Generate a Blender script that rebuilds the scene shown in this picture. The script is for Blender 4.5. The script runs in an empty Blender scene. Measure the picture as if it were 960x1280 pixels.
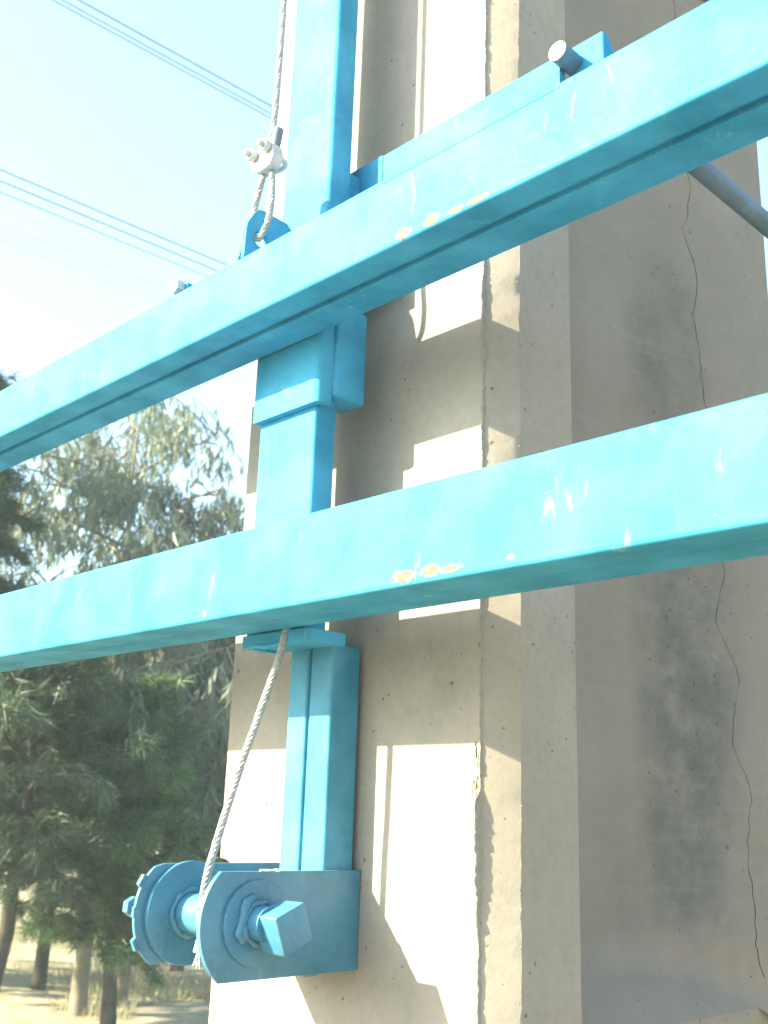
import bpy, bmesh, math, random
import numpy as np
from mathutils import Vector, Matrix

random.seed(7)
RNG = np.random.default_rng(7)
scene = bpy.context.scene
COL = scene.collection

# ------------------------------------------------------------------ camera
# world: X runs along the blue beams, Y away from their sunlit faces, Z up, metres.
cam_d = bpy.data.cameras.new('camera')
cam_d.sensor_fit = 'VERTICAL'
cam_d.sensor_height = 36.0
cam_d.lens = 37.412
cam_d.clip_start = 0.02
cam_d.clip_end = 4000.0
cam_d.dof.use_dof = True
cam_d.dof.focus_distance = 1.75
cam_d.dof.aperture_fstop = 6.5
cam = bpy.data.objects.new('camera', cam_d)
COL.objects.link(cam)
cam.matrix_world = Matrix(((0.704323, 0.173364, 0.688385, 0),
                           (0.709125, -0.216515, -0.671016, 0),
                           (0.032716, 0.960763, -0.275433, 0),
                           (0, 0, 0, 1)))
scene.camera = cam

# ------------------------------------------------------------------ light
SUN_TRAVEL = Vector((0.53, 1.0, -0.62)).normalized()
SUN_EL = math.asin(-SUN_TRAVEL.z)
SUN_AZ = math.atan2(-SUN_TRAVEL.x, -SUN_TRAVEL.y)      # clockwise from +Y
world = bpy.data.worlds.new('World')
scene.world = world
world.use_nodes = True
wn = world.node_tree
bg = wn.nodes['Background']
sky = wn.nodes.new('ShaderNodeTexSky')
sky.sky_type = 'NISHITA'
sky.sun_disc = False
sky.sun_elevation = SUN_EL
sky.sun_rotation = SUN_AZ % (2 * math.pi)
sky.air_density = 1.0
sky.dust_density = 3.5
sky.ozone_density = 1.0
tint = wn.nodes.new('ShaderNodeMix')        # the camera's cool white balance
tint.data_type = 'RGBA'; tint.blend_type = 'MULTIPLY'
tint.inputs[0].default_value = 1.0
tint.inputs[7].default_value = (0.73, 0.955, 1.03, 1)
wn.links.new(sky.outputs[0], tint.inputs[6])
wn.links.new(tint.outputs[2], bg.inputs[0])
bg.inputs[1].default_value = 0.115
sun_d = bpy.data.lights.new('sun', 'SUN')
sun_d.energy = 5.0
sun_d.angle = math.radians(0.6)
sun_d.color = (1.0, 0.95, 0.64)
sun = bpy.data.objects.new('sun', sun_d)
COL.objects.link(sun)
sun.rotation_euler = SUN_TRAVEL.to_track_quat('-Z', 'Y').to_euler()
sun.location = (-6, -10, 8)

scene.view_settings.view_transform = 'Standard'
scene.view_settings.look = 'None'
scene.view_settings.exposure = 2.5
scene.view_settings.gamma = 1.0
scene.render.engine = 'CYCLES'

GROUND_Z = -1.7


# ------------------------------------------------------------------ material helpers
class NT:
    def __init__(self, name):
        self.m = bpy.data.materials.new(name)
        self.m.use_nodes = True
        self.t = self.m.node_tree
        self.b = self.t.nodes['Principled BSDF']
        self.tc = self.t.nodes.new('ShaderNodeTexCoord')

    def n(self, kind, **kw):
        nd = self.t.nodes.new(kind)
        for k, v in kw.items():
            setattr(nd, k, v)
        return nd

    def l(self, a, b):
        self.t.links.new(a, b)

    def mapped(self, scale=(1, 1, 1), loc=(0, 0, 0), rot=(0, 0, 0)):
        mp = self.n('ShaderNodeMapping')
        mp.inputs['Scale'].default_value = scale
        mp.inputs['Location'].default_value = loc
        mp.inputs['Rotation'].default_value = rot
        self.l(self.tc.outputs['Object'], mp.inputs[0])
        return mp.outputs[0]

    def noise(self, vec, scale, detail=4, rough=0.55, dist=0.0):
        nd = self.n('ShaderNodeTexNoise')
        nd.inputs['Scale'].default_value = scale
        nd.inputs['Detail'].default_value = detail
        nd.inputs['Roughness'].default_value = rough
        nd.inputs['Distortion'].default_value = dist
        self.l(vec, nd.inputs['Vector'])
        return nd.outputs[0]

    def ramp(self, fac, stops):
        nd = self.n('ShaderNodeValToRGB')
        cr = nd.color_ramp
        while len(cr.elements) < len(stops):
            cr.elements.new(0.5)
        for e, (p, c) in zip(cr.elements, stops):
            e.position = p
            e.color = (c[0], c[1], c[2], 1) if hasattr(c, '__len__') else (c, c, c, 1)
        self.l(fac, nd.inputs[0])
        return nd.outputs[0]

    def math(self, op, a, b=None, clamp=False):
        nd = self.n('ShaderNodeMath', operation=op)
        nd.use_clamp = clamp
        for i, s in enumerate((a, b)):
            if s is None:
                continue
            if isinstance(s, (int, float)):
                nd.inputs[i].default_value = s
            else:
                self.l(s, nd.inputs[i])
        return nd.outputs[0]

    def mix(self, fac, a, b, blend='MIX'):
        nd = self.n('ShaderNodeMix', data_type='RGBA', blend_type=blend)
        if isinstance(fac, (int, float)):
            nd.inputs[0].default_value = fac
        else:
            self.l(fac, nd.inputs[0])
        for i, s in ((6, a), (7, b)):
            if isinstance(s, tuple):
                nd.inputs[i].default_value = (s[0], s[1], s[2], 1)
            else:
                self.l(s, nd.inputs[i])
        return nd.outputs[2]

    def bump(self, h, strength=0.3, dist=0.002, prev=None):
        nd = self.n('ShaderNodeBump')
        nd.inputs['Strength'].default_value = strength
        nd.inputs['Distance'].default_value = dist
        self.l(h, nd.inputs['Height'])
        if prev is not None:
            self.l(prev, nd.inputs['Normal'])
        return nd.outputs[0]

    def blob(self, centre, radii):
        """1 at an ellipsoid's centre, falling to 0 at its edge (object space)"""
        sc = tuple(1.0 / r for r in radii)
        mp = self.n('ShaderNodeMapping')
        mp.inputs['Scale'].default_value = sc
        mp.inputs['Location'].default_value = tuple(-c * s for c, s in zip(centre, sc))
        self.l(self.tc.outputs['Object'], mp.inputs[0])
        ln = self.n('ShaderNodeVectorMath', operation='LENGTH')
        self.l(mp.outputs[0], ln.inputs[0])
        return self.math('SUBTRACT', 1.0, ln.outputs['Value'], clamp=True)


def steel_paint(name, base=(0.085, 0.36, 0.52), spots=(), streaks=(), rough=0.42, wear=0.5, spec=0.13):
    s = NT(name)
    o = s.mapped()
    big = s.noise(o, 9, 4)
    fine = s.noise(o, 70, 5, 0.7)
    lo = tuple(c * 0.80 for c in base)
    hi = (base[0] * 1.4 + .006, base[1] * 1.16, base[2] * 1.10)
    c = s.mix(s.ramp(big, [(0.38, 0), (0.64, 1)]), lo, hi)
    c = s.mix(s.math('MULTIPLY', s.ramp(fine, [(0.5, 0), (0.75, 1)]), 0.3), c, (0.07, 0.33, 0.42))
    # chalky scuffs, stretched along the height and smeared over the face
    scf = s.noise(s.mapped((38, 38, 9), rot=(0, 0.5, 0)), 1.0, 6, 0.75, 0.6)
    gate = s.ramp(s.noise(o, 7, 3), [(0.48, 0), (0.62, 1)])
    scr = s.math('MULTIPLY', s.ramp(scf, [(0.60, 0), (0.70, 1)]), gate)
    c = s.mix(s.math('MULTIPLY', scr, wear), c, (0.30, 0.42, 0.45))
    sp = s.noise(o, 130, 2)
    sg = s.ramp(s.noise(s.mapped(loc=(3, 1, 2)), 14, 3), [(0.55, 0), (0.6, 1)])
    c = s.mix(s.math('MULTIPLY', s.math('MULTIPLY', s.ramp(sp, [(0.72, 0), (0.75, 1)]), sg), wear), c, (0.42, 0.47, 0.46))
    edge = s.noise(o, 95, 5, 0.7, 0.8)
    for cen, rad in streaks:
        k = s.blob(cen, rad)
        k = s.math('ADD', s.math('MULTIPLY', k, .8), s.math('MULTIPLY', s.math('SUBTRACT', scf, 0.55), 3.0))
        c = s.mix(s.math('MULTIPLY', s.ramp(k, [(0.45, 0), (0.85, 1)]), 0.30), c, (0.16, 0.30, 0.33))
    rust = s.mix(s.ramp(fine, [(0.4, 0), (0.6, 1)]), (0.14, 0.048, 0.014), (0.19, 0.085, 0.035))
    for cen, rad in spots:
        k = s.blob(cen, rad)
        k = s.math('ADD', k, s.math('MULTIPLY', s.math('SUBTRACT', edge, 0.5), 1.6))
        c = s.mix(s.math('MULTIPLY', s.ramp(k, [(0.34, 0), (0.52, 1)]), .85), c, rust)
    s.l(c, s.b.inputs['Base Color'])
    s.b.inputs['Specular IOR Level'].default_value = spec
    rr = s.ramp(fine, [(0.3, rough + .12), (0.7, rough + .3)])
    s.l(rr, s.b.inputs['Roughness'])
    nb = s.bump(s.noise(o, 260, 3), 0.12, 0.001)
    nb = s.bump(s.noise(o, 16, 2), 0.25, 0.002, nb)
    s.l(nb, s.b.inputs['Normal'])
    return s.m


def concrete_mat(name, dark=1.0):
    s = NT(name)
    o = s.mapped()
    n1 = s.noise(o, 3.2, 6, 0.6)
    n2 = s.noise(s.mapped((14, 14, 3.5)), 1, 5, 0.6)
    n3 = s.noise(o, 60, 5, 0.7)
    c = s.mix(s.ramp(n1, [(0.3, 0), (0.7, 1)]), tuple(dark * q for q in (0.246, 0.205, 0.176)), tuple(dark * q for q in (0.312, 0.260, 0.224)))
    c = s.mix(s.math('MULTIPLY', s.ramp(n2, [(0.45, 0), (0.75, 1)]), 0.35), c, (0.198, 0.172, 0.155))
    c = s.mix(s.math('MULTIPLY', s.ramp(n3, [(0.45, 0), (0.8, 1)]), 0.35), c, (0.14, 0.132, 0.118))
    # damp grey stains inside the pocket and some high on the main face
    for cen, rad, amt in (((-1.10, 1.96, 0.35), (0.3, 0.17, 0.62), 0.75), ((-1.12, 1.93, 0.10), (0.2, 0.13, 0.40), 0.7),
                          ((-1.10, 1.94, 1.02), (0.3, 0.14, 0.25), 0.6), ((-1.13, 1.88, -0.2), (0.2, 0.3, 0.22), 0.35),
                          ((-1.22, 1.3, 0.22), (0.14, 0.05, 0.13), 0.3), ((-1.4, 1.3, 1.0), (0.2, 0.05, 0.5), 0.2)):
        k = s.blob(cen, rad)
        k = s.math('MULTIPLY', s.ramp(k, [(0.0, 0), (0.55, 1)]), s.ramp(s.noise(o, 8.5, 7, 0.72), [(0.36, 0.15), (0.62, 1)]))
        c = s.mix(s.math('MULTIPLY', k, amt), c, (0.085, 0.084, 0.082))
    # warm tan painted on the pocket floor to offset its bluish skylight
    k = s.math('MULTIPLY', s.ramp(s.blob((-1.10, 1.85, -.34), (.3, .5, .17)), [(0.0, 0), (0.3, 1)]), s.ramp(n2, [(0.3, .4), (0.6, 1)]))
    c = s.mix(s.math('MULTIPLY', k, .6), c, (0.27, 0.195, 0.150))
    # faint trowel lines across
    hz = s.noise(s.mapped((3, 3, 60)), 1, 3)
    c = s.mix(s.math('MULTIPLY', s.ramp(hz, [(0.55, 0), (0.68, 1)]), 0.07), c, (0.30, 0.28, 0.25))
    # air holes
    def holes(scale, thr, loc=(0, 0, 0)):
        v = s.n('ShaderNodeTexVoronoi')
        v.inputs['Scale'].default_value = scale
        v.inputs['Randomness'].default_value = 1.0
        wob = s.noise(s.mapped(loc=loc), 120, 3)
        add = s.n('ShaderNodeVectorMath', operation='ADD')
        s.l(s.mapped((1, 1, .8), loc), add.inputs[0])
        sc = s.n('ShaderNodeVectorMath', operation='SCALE')
        sc.inputs['Scale'].default_value = 0.012
        cmb = s.n('ShaderNodeCombineXYZ')
        for i in range(3):
            s.l(wob, cmb.inputs[i])
        s.l(cmb.outputs[0], sc.inputs[0])
        s.l(sc.outputs[0], add.inputs[1])
        s.l(add.outputs[0], v.inputs['Vector'])
        colv = s.n('ShaderNodeSeparateColor')
        s.l(v.outputs['Color'], colv.inputs[0])
        pick = s.math('MULTIPLY', s.math('POWER', colv.outputs[0], 3.0), thr)
        return s.math('GREATER_THAN', pick, v.outputs['Distance'])
    h1 = holes(26, 0.115)
    h2 = holes(60, 0.155, (5, 3, 1))
    h = s.math('MAXIMUM', h1, h2)
    c = s.mix(s.math('MULTIPLY', h, 0.72), c, (0.05, 0.047, 0.042))
    s.l(c, s.b.inputs['Base Color'])
    s.b.inputs['Roughness'].default_value = 0.9
    s.b.inputs['Specular IOR Level'].default_value = 0.25
    nb = s.bump(n3, 0.35, 0.002)
    nb = s.bump(n1, 0.5, 0.01, nb)
    nb = s.bump(s.math('SUBTRACT', 1.0, h), 0.8, 0.003, nb)
    s.l(nb, s.b.inputs['Normal'])
    return s.m


def plain(name, col, rough=0.6, metal=0.0, vary=0.3, scale=30, spec=0.5):
    s = NT(name)
    o = s.mapped()
    n = s.noise(o, scale, 5, 0.65)
    c = s.mix(s.ramp(n, [(0.3, 0), (0.7, 1)]), tuple(x * (1 - vary) for x in col), tuple(min(1, x * (1 + vary)) for x in col))
    s.l(c, s.b.inputs['Base Color'])
    s.b.inputs['Roughness'].default_value = rough
    s.b.inputs['Metallic'].default_value = metal
    s.b.inputs['Specular IOR Level'].default_value = spec
    s.l(s.bump(n, 0.2, 0.002), s.b.inputs['Normal'])
    return s.m


def leaf_mat(name, a, b, trans=0.25):
    s = NT(name)
    o = s.mapped()
    n = s.noise(o, 2.2, 3)
    n2 = s.noise(o, 23, 2)
    c = s.mix(s.ramp(n, [(0.35, 0), (0.65, 1)]), a, b)
    c = s.mix(s.math('MULTIPLY', s.ramp(n2, [(0.5, 0), (0.7, 1)]), 0.5), c, tuple(min(1, x * 1.7) for x in b))
    s.l(c, s.b.inputs['Base Color'])
    s.b.inputs['Roughness'].default_value = 0.5
    tr = s.n('ShaderNodeBsdfTranslucent')
    s.l(c, tr.inputs[0])
    mx = s.n('ShaderNodeMixShader')
    mx.inputs[0].default_value = trans
    s.l(s.b.outputs[0], mx.inputs[1])
    s.l(tr.outputs[0], mx.inputs[2])
    out = s.t.nodes['Material Output']
    s.l(mx.outputs[0], out.inputs[0])
    return s.m


BLUE = (0.030, 0.235, 0.42)
M_beam_up = steel_paint('blue_paint_upper', BLUE,
                        spots=[((-1.005, 1, .842), (.028, .02, .016)), ((-.948, 1, .842), (.024, .02, .016)), ((-.90, 1, .838), (.03, .02, .008)),
                               ((-.86, 1, .838), (.04, .02, .007))],
                        streaks=[((-.72, 1, .95), (.16, .03, .022)), ((-1.02, 1, .92), (.05, .02, .02)), ((-.74, 1, .90), (.02, .02, .03)),
                                 ((-1.48, 1, .87), (.035, .02, .025)), ((-1.7, 1, .90), (.03, .02, .02)), ((-1.95, 1, .88), (.05, .02, .03))])
M_beam_lo = steel_paint('blue_paint_lower', BLUE,
                        spots=[((-.985, 1, .312), (.035, .02, .015)), ((-.935, 1, .314), (.03, .02, .014)), ((-.90, 1, .312), (.03, .02, .009)),
                               ((-.80, 1, .313), (.012, .02, .007)), ((-1.44, 1, .312), (.010, .02, .012))],
                        streaks=[((-1.43, 1, .36), (.02, .02, .07)), ((-1.53, 1, .38), (.015, .02, .05)), ((-1.58, 1, .36), (.02, .02, .05)),
                                 ((-1.2, 1, .40), (.03, .02, .03)), ((-2.1, 1, .34), (.02, .02, .05))])
M_post = steel_paint('blue_paint_post', BLUE, spots=[((-1.40, 1.135, 1.0), (.02, .02, .02))])
M_rail = steel_paint('blue_paint_rail', (0.040, 0.205, 0.33), wear=0.35, rough=.3, spec=.25)
M_winch = steel_paint('blue_paint_winch', (0.040, 0.160, 0.265),
                      spots=[((-1.505, 1.06, -.128), (.012, .02, .010)), ((-1.45, 1.055, -.133), (.016, .02, .008))],
                      wear=0.3, rough=0.18, spec=0.5)
M_tube = steel_paint('blue_grey_rod', (0.075, 0.12, 0.19), wear=0.4, spec=.3, rough=.3)
M_conc = concrete_mat('cast_concrete')
M_conc_d = concrete_mat('darker_cast_concrete', 0.74)  # same concrete with a darker base, for the pocket and rear of the shaft
M_fin = plain('mortar_flash', (0.24, 0.22, 0.185), 0.95, vary=.15, scale=60, spec=.2)
M_crack = plain('crack_dirt', (0.085, 0.075, 0.06), 1.0, spec=0.1)
M_wire = plain('galvanised_strand', (0.30, 0.30, 0.30), 0.45, 0.25, 0.25, 160)
M_clip = plain('zinc_casting', (0.42, 0.42, 0.43), 0.5, 0.2, 0.15, 90)
M_tape = plain('dark_tape', (0.10, 0.13, 0.18), 0.6)
M_ferrule = plain('pale_ferrule', (0.62, 0.60, 0.52), 0.5, 0.2)
M_rusty = plain('rusty_steel', (0.20, 0.12, 0.05), 0.8, 0.2, .4, 70)
M_cable = plain('weathered_cable', (0.05, 0.06, 0.10), 0.6, 0.0)
M_bark = plain('grey_bark', (0.055, 0.045, 0.035), 0.95, 0, .4, 12, .2)
M_barkp = plain('pale_bark', (0.17, 0.14, 0.11), 0.9, 0, .35, 8, .2)
M_euc = leaf_mat('eucalypt_leaf', (0.115, 0.145, 0.11), (0.18, 0.20, 0.15), .4)
M_pine = leaf_mat('needle_green', (0.022, 0.040, 0.020), (0.042, 0.066, 0.028), .12)
M_cas = leaf_mat('soft_needle_green', (0.060, 0.105, 0.045), (0.10, 0.15, 0.06), .25)
M_bush = leaf_mat('scrub_green', (0.05, 0.075, 0.03), (0.09, 0.11, 0.05), .2)
M_grass = leaf_mat('dry_grass', (0.26, 0.22, 0.12), (0.36, 0.31, 0.18), .2)


def ground_material():
    s = NT('sandy_ground')
    o = s.mapped()
    n1 = s.noise(o, 0.35, 6, 0.6)
    n2 = s.noise(o, 3.5, 7, 0.7)
    n3 = s.noise(o, 30, 4, 0.7)
    c = s.mix(s.ramp(n2, [(0.35, 0), (0.65, 1)]), (0.26, 0.215, 0.15), (0.40, 0.345, 0.25))
    c = s.mix(s.math('MULTIPLY', s.ramp(n1, [(0.5, 0), (0.62, 1)]), 0.7), c, (0.17, 0.16, 0.085))
    c = s.mix(s.math('MULTIPLY', s.ramp(n3, [(0.55, 0), (0.7, 1)]), 0.5), c, (0.13, 0.10, 0.07))
    s.l(c, s.b.inputs['Base Color'])
    s.b.inputs['Roughness'].default_value = 1.0
    s.b.inputs['Specular IOR Level'].default_value = 0.1
    nb = s.bump(n2, 0.6, 0.06)
    nb = s.bump(n3, 0.5, 0.01, nb)
    s.l(nb, s.b.inputs['Normal'])
    return s.m


# ------------------------------------------------------------------ object helpers
def link(o, parent=None):
    COL.objects.link(o)
    if parent is not None:
        o.parent = parent
        o.matrix_parent_inverse = Matrix.Translation(-Vector(root_loc(parent)))
    return o


def root_loc(p):
    v = Vector(p.location)
    return v


def thing(name, label, cat, loc=(0, 0, 0), group=None):
    o = bpy.data.objects.new(name, None)
    o.location = loc
    o.empty_display_size = 0.1
    o['label'] = label
    o['category'] = cat
    if group:
        o['group'] = group
    COL.objects.link(o)
    return o


def tag(o, label=None, cat=None, group=None, kind=None):
    if label: o['label'] = label
    if cat: o['category'] = cat
    if group: o['group'] = group
    if kind: o['kind'] = kind
    return o


def mesh_obj(name, verts, faces, mat, parent=None, smooth=True, angle=35):
    me = bpy.data.meshes.new(name)
    me.from_pydata([tuple(v) for v in verts], [], [tuple(f) for f in faces])
    me.update()
    if smooth:
        me.shade_smooth()
        me.set_sharp_from_angle(angle=math.radians(angle))
    me.materials.append(mat)
    o = bpy.data.objects.new(name, me)
    if parent is None:
        COL.objects.link(o)
    else:
        link_child(o, parent)
    return o


def link_child(o, parent):
    COL.objects.link(o)
    o.parent = parent
    # meshes are written in world metres: cancel the base position of the parent empty
    p, off = parent, Vector((0, 0, 0))
    while p is not None and p.type == 'EMPTY':
        off += Vector(p.location)
        p = p.parent
    o.matrix_parent_inverse = Matrix.Translation(-off) if parent.type == 'EMPTY' else Matrix.Identity(4)


def bm_obj(name, bm, mat, parent=None, smooth=True, angle=35):
    bmesh.ops.recalc_face_normals(bm, faces=bm.faces)
    me = bpy.data.meshes.new(name)
    bm.to_mesh(me)
    bm.free()
    if smooth:
        me.shade_smooth()
        me.set_sharp_from_angle(angle=math.radians(angle))
    me.materials.append(mat)
    o = bpy.data.objects.new(name, me)
    if parent is None:
        COL.objects.link(o)
    else:
        link_child(o, parent)
    return o


def add_box(bm, x0, x1, y0, y1, z0, z1, bevel=0.0, seg=2, only=None):
    vs = [bm.verts.new((x, y, z)) for z in (z0, z1) for y in (y0, y1) for x in (x0, x1)]
    q = [(0, 1, 3, 2), (4, 6, 7, 5), (0, 4, 5, 1), (1, 5, 7, 3), (3, 7, 6, 2), (2, 6, 4, 0)]
    fs = [bm.faces.new([vs[i] for i in f]) for f in q]
    if bevel:
        es = list({e for f in fs for e in f.edges})
        if only:
            es = [e for e in es if only(e)]
        bmesh.ops.bevel(bm, geom=es, offset=bevel, segments=seg, profile=0.5, affect='EDGES')


def add_prism(bm, pts, axis, a0, a1, bevel=0.0, seg=2):
    """extrude a 2D outline along an axis (0=x: pts are (y,z); 1=y: (x,z); 2=z: (x,y))"""
    def mk(p, a):
        if axis == 0: return (a, p[0], p[1])
        if axis == 1: return (p[0], a, p[1])
        return (p[0], p[1], a)
    v0 = [bm.verts.new(mk(p, a0)) for p in pts]
    v1 = [bm.verts.new(mk(p, a1)) for p in pts]
    fs = [bm.faces.new(v0[::-1]), bm.faces.new(v1)]
    n = len(pts)
    for i in range(n):
        j = (i + 1) % n
        fs.append(bm.faces.new((v0[i], v0[j], v1[j], v1[i])))
    if bevel:
        es = list({e for e in fs[0].edges} | {e for e in fs[1].edges})
        bmesh.ops.bevel(bm, geom=es, offset=bevel, segments=seg, profile=0.5, affect='EDGES')


def rounded(corners, r, n=5):
    """round the corners of a polygon; r is one radius or a list"""
    out = []
    m = len(corners)
    for i in range(m):
        p = Vector(corners[i]); a = Vector(corners[i - 1]); b = Vector(corners[(i + 1) % m])
        rr = r[i] if hasattr(r, '__len__') else r
        if rr <= 0:
            out.append(tuple(p)); continue
        d1 = (a - p).normalized(); d2 = (b - p).normalized()
        p1 = p + d1 * rr; p2 = p + d2 * rr
        for k in range(n + 1):
            t = k / n
            out.append(tuple(p1 * (1 - t) ** 2 + p * 2 * t * (1 - t) + p2 * t * t))
    return out


def tube_data(path, radius, seg=8, caps=True, jitter=0.0):
    """tube along a list of points; radius one number or a list"""
    P = [Vector(p) for p in path]
    n = len(P)
    verts, faces = [], []
    t = (P[1] - P[0]).normalized()
    ref = Vector((0, 0, 1)) if abs(t.z) < 0.9 else Vector((1, 0, 0))
    u = t.cross(ref).normalized()
    for i in range(n):
        if i < n - 1:
            t = (P[i + 1] - P[max(i - 1, 0)]).normalized()
        else:
            t = (P[i] - P[i - 1]).normalized()
        u = (u - t * u.dot(t)).normalized()
        w = t.cross(u)
        r = radius[i] if hasattr(radius, '__len__') else radius
        for k in range(seg):
            a = 2 * math.pi * k / seg
            rr = r * (1 + jitter * random.uniform(-1, 1))
            verts.append(P[i] + (u * math.cos(a) + w * math.sin(a)) * rr)
    for i in range(n - 1):
        for k in range(seg):
            k2 = (k + 1) % seg
            faces.append((i * seg + k, i * seg + k2, (i + 1) * seg + k2, (i + 1) * seg + k))
    if caps:
        faces.append(tuple(range(seg))[::-1])
        faces.append(tuple((n - 1) * seg + k for k in range(seg)))
    return verts, faces


def add_tube(bm, path, radius, seg=8, caps=True, jitter=0.0):
    v, f = tube_data(path, radius, seg, caps, jitter)
    vs = [bm.verts.new(p) for p in v]
    for q in f:
        try: bm.faces.new([vs[i] for i in q])
        except ValueError: pass


def smooth_path(pts, n=12):
    """Catmull-Rom through the points"""
    P = [Vector(p) for p in pts]
    P = [P[0] * 2 - P[1]] + P + [P[-1] * 2 - P[-2]]
    out = []
    for i in range(1, len(P) - 2):
        a, b, c, d = P[i - 1:i + 3]
        for k in range(n):
            t = k / n
            out.append(0.5 * ((2 * b) + (c - a) * t + (2 * a - 5 * b + 4 * c - d) * t * t + (3 * b - a - 3 * c + d) * t ** 3))
    out.append(P[-2])
    return out


def rope_bm(pts, R=0.0065, strands=6, pitch=0.052, step=0.004):
    """laid wire rope: strands wound round the path"""
    P = [Vector(p) for p in pts]
    # resample evenly
    L = [0.0]
    for i in range(1, len(P)):
        L.append(L[-1] + (P[i] - P[i - 1]).length)
    total = L[-1]
    n = max(3, int(total / step))
    Q, j = [], 0
    for i in range(n + 1):
        s = total * i / n
        while j < len(L) - 2 and L[j + 1] < s: j += 1
        t = (s - L[j]) / max(1e-9, L[j + 1] - L[j])
        Q.append(P[j].lerp(P[j + 1], t))
    bm = bmesh.new()
    t = (Q[1] - Q[0]).normalized()
    u = t.cross(Vector((0, 1, 0.01))).normalized()
    frames = []
    for i in range(n + 1):
        t = (Q[min(i + 1, n)] - Q[max(i - 1, 0)]).normalized()
        u = (u - t * u.dot(t)).normalized()
        frames.append((u.copy(), t.cross(u)))
    rs = R * 0.36
    for k in range(strands):
        path = []
        for i in range(n + 1):
            a = 2 * math.pi * (k / strands + total * i / n / pitch)
            u_, w_ = frames[i]
            path.append(Q[i] + (u_ * math.cos(a) + w_ * math.sin(a)) * (R - rs))
        add_tube(bm, path, rs, 5)
    add_tube(bm, Q, R * 0.45, 5)
    return bm


def lathe_x(bm, cy, cz, prof, seg=40, a0=0, jit=0.0):
    """revolve (x, r) profile about an axis along X"""
    rings = []
    for (x, r) in prof:
        rings.append([bm.verts.new((x, cy + math.cos(a0 + 2 * math.pi * k / seg) * max(r, 1e-5) * (1 + jit * random.uniform(-1, 1)),
                                    cz + math.sin(a0 + 2 * math.pi * k / seg) * max(r, 1e-5) * (1 + jit * random.uniform(-1, 1)))) for k in range(seg)])
    for a, b in zip(rings, rings[1:]):
        for k in range(seg):
            k2 = (k + 1) % seg
            bm.faces.new((a[k], a[k2], b[k2], b[k]))
    bm.faces.new(rings[0][::-1])
    bm.faces.new(rings[-1])


def weld_bm(points, r=0.004, closed=True, seg=7):
    """lumpy weld bead through the points"""
    path = list(points)
    if closed: path.append(path[0])
    rad = [r * random.uniform(0.65, 1.35) for _ in path]
    if closed: rad[-1] = rad[0]
    bm = bmesh.new()
    add_tube(bm, path, rad, seg, caps=not closed, jitter=0.12)
    return bm


def melt(o, voxel=.0020):
    """run separate lumps of weld together"""
    m = o.modifiers.new('remesh', 'REMESH'); m.mode = 'VOXEL'; m.voxel_size = voxel; m.use_smooth_shade = True
    m = o.modifiers.new('smooth', 'SMOOTH'); m.factor = .9; m.iterations = 8


# ================================================================== GROUND
def build_ground():
    N = 150
    # dense near, reaching the horizon
    t = np.linspace(-1, 1, N)
    c = np.sign(t) * (np.abs(t) ** 3.2) * 1800 + t * 22
    verts, faces = [], []
    ph = RNG.uniform(0, 6.28, 12); fr = RNG.uniform(.25, 1.6, 12); an = RNG.uniform(0, 6.28, 12)
    for y in c:
        for x in c:
            xx, yy = x - 7, y + 4
            z = 0.0
            for k in range(12):
                z += math.sin((xx * math.cos(an[k]) + yy * math.sin(an[k])) * fr[k] + ph[k]) * 0.022 / fr[k] ** .5
            fade = 1 / (1 + (math.hypot(xx, yy) / 60) ** 2)
            near = min(1, math.hypot(xx + 1.4, yy - 1.8) / 2.0)
            verts.append((xx, yy, GROUND_Z + z * fade * near))
    for i in range(N - 1):
        for j in range(N - 1):
            a = i * N + j
            faces.append((a, a + 1, a + N + 1, a + N))
    o = mesh_obj('ground', verts, faces, ground_material())
    o['kind'] = 'structure'
    return o


build_ground()


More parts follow.
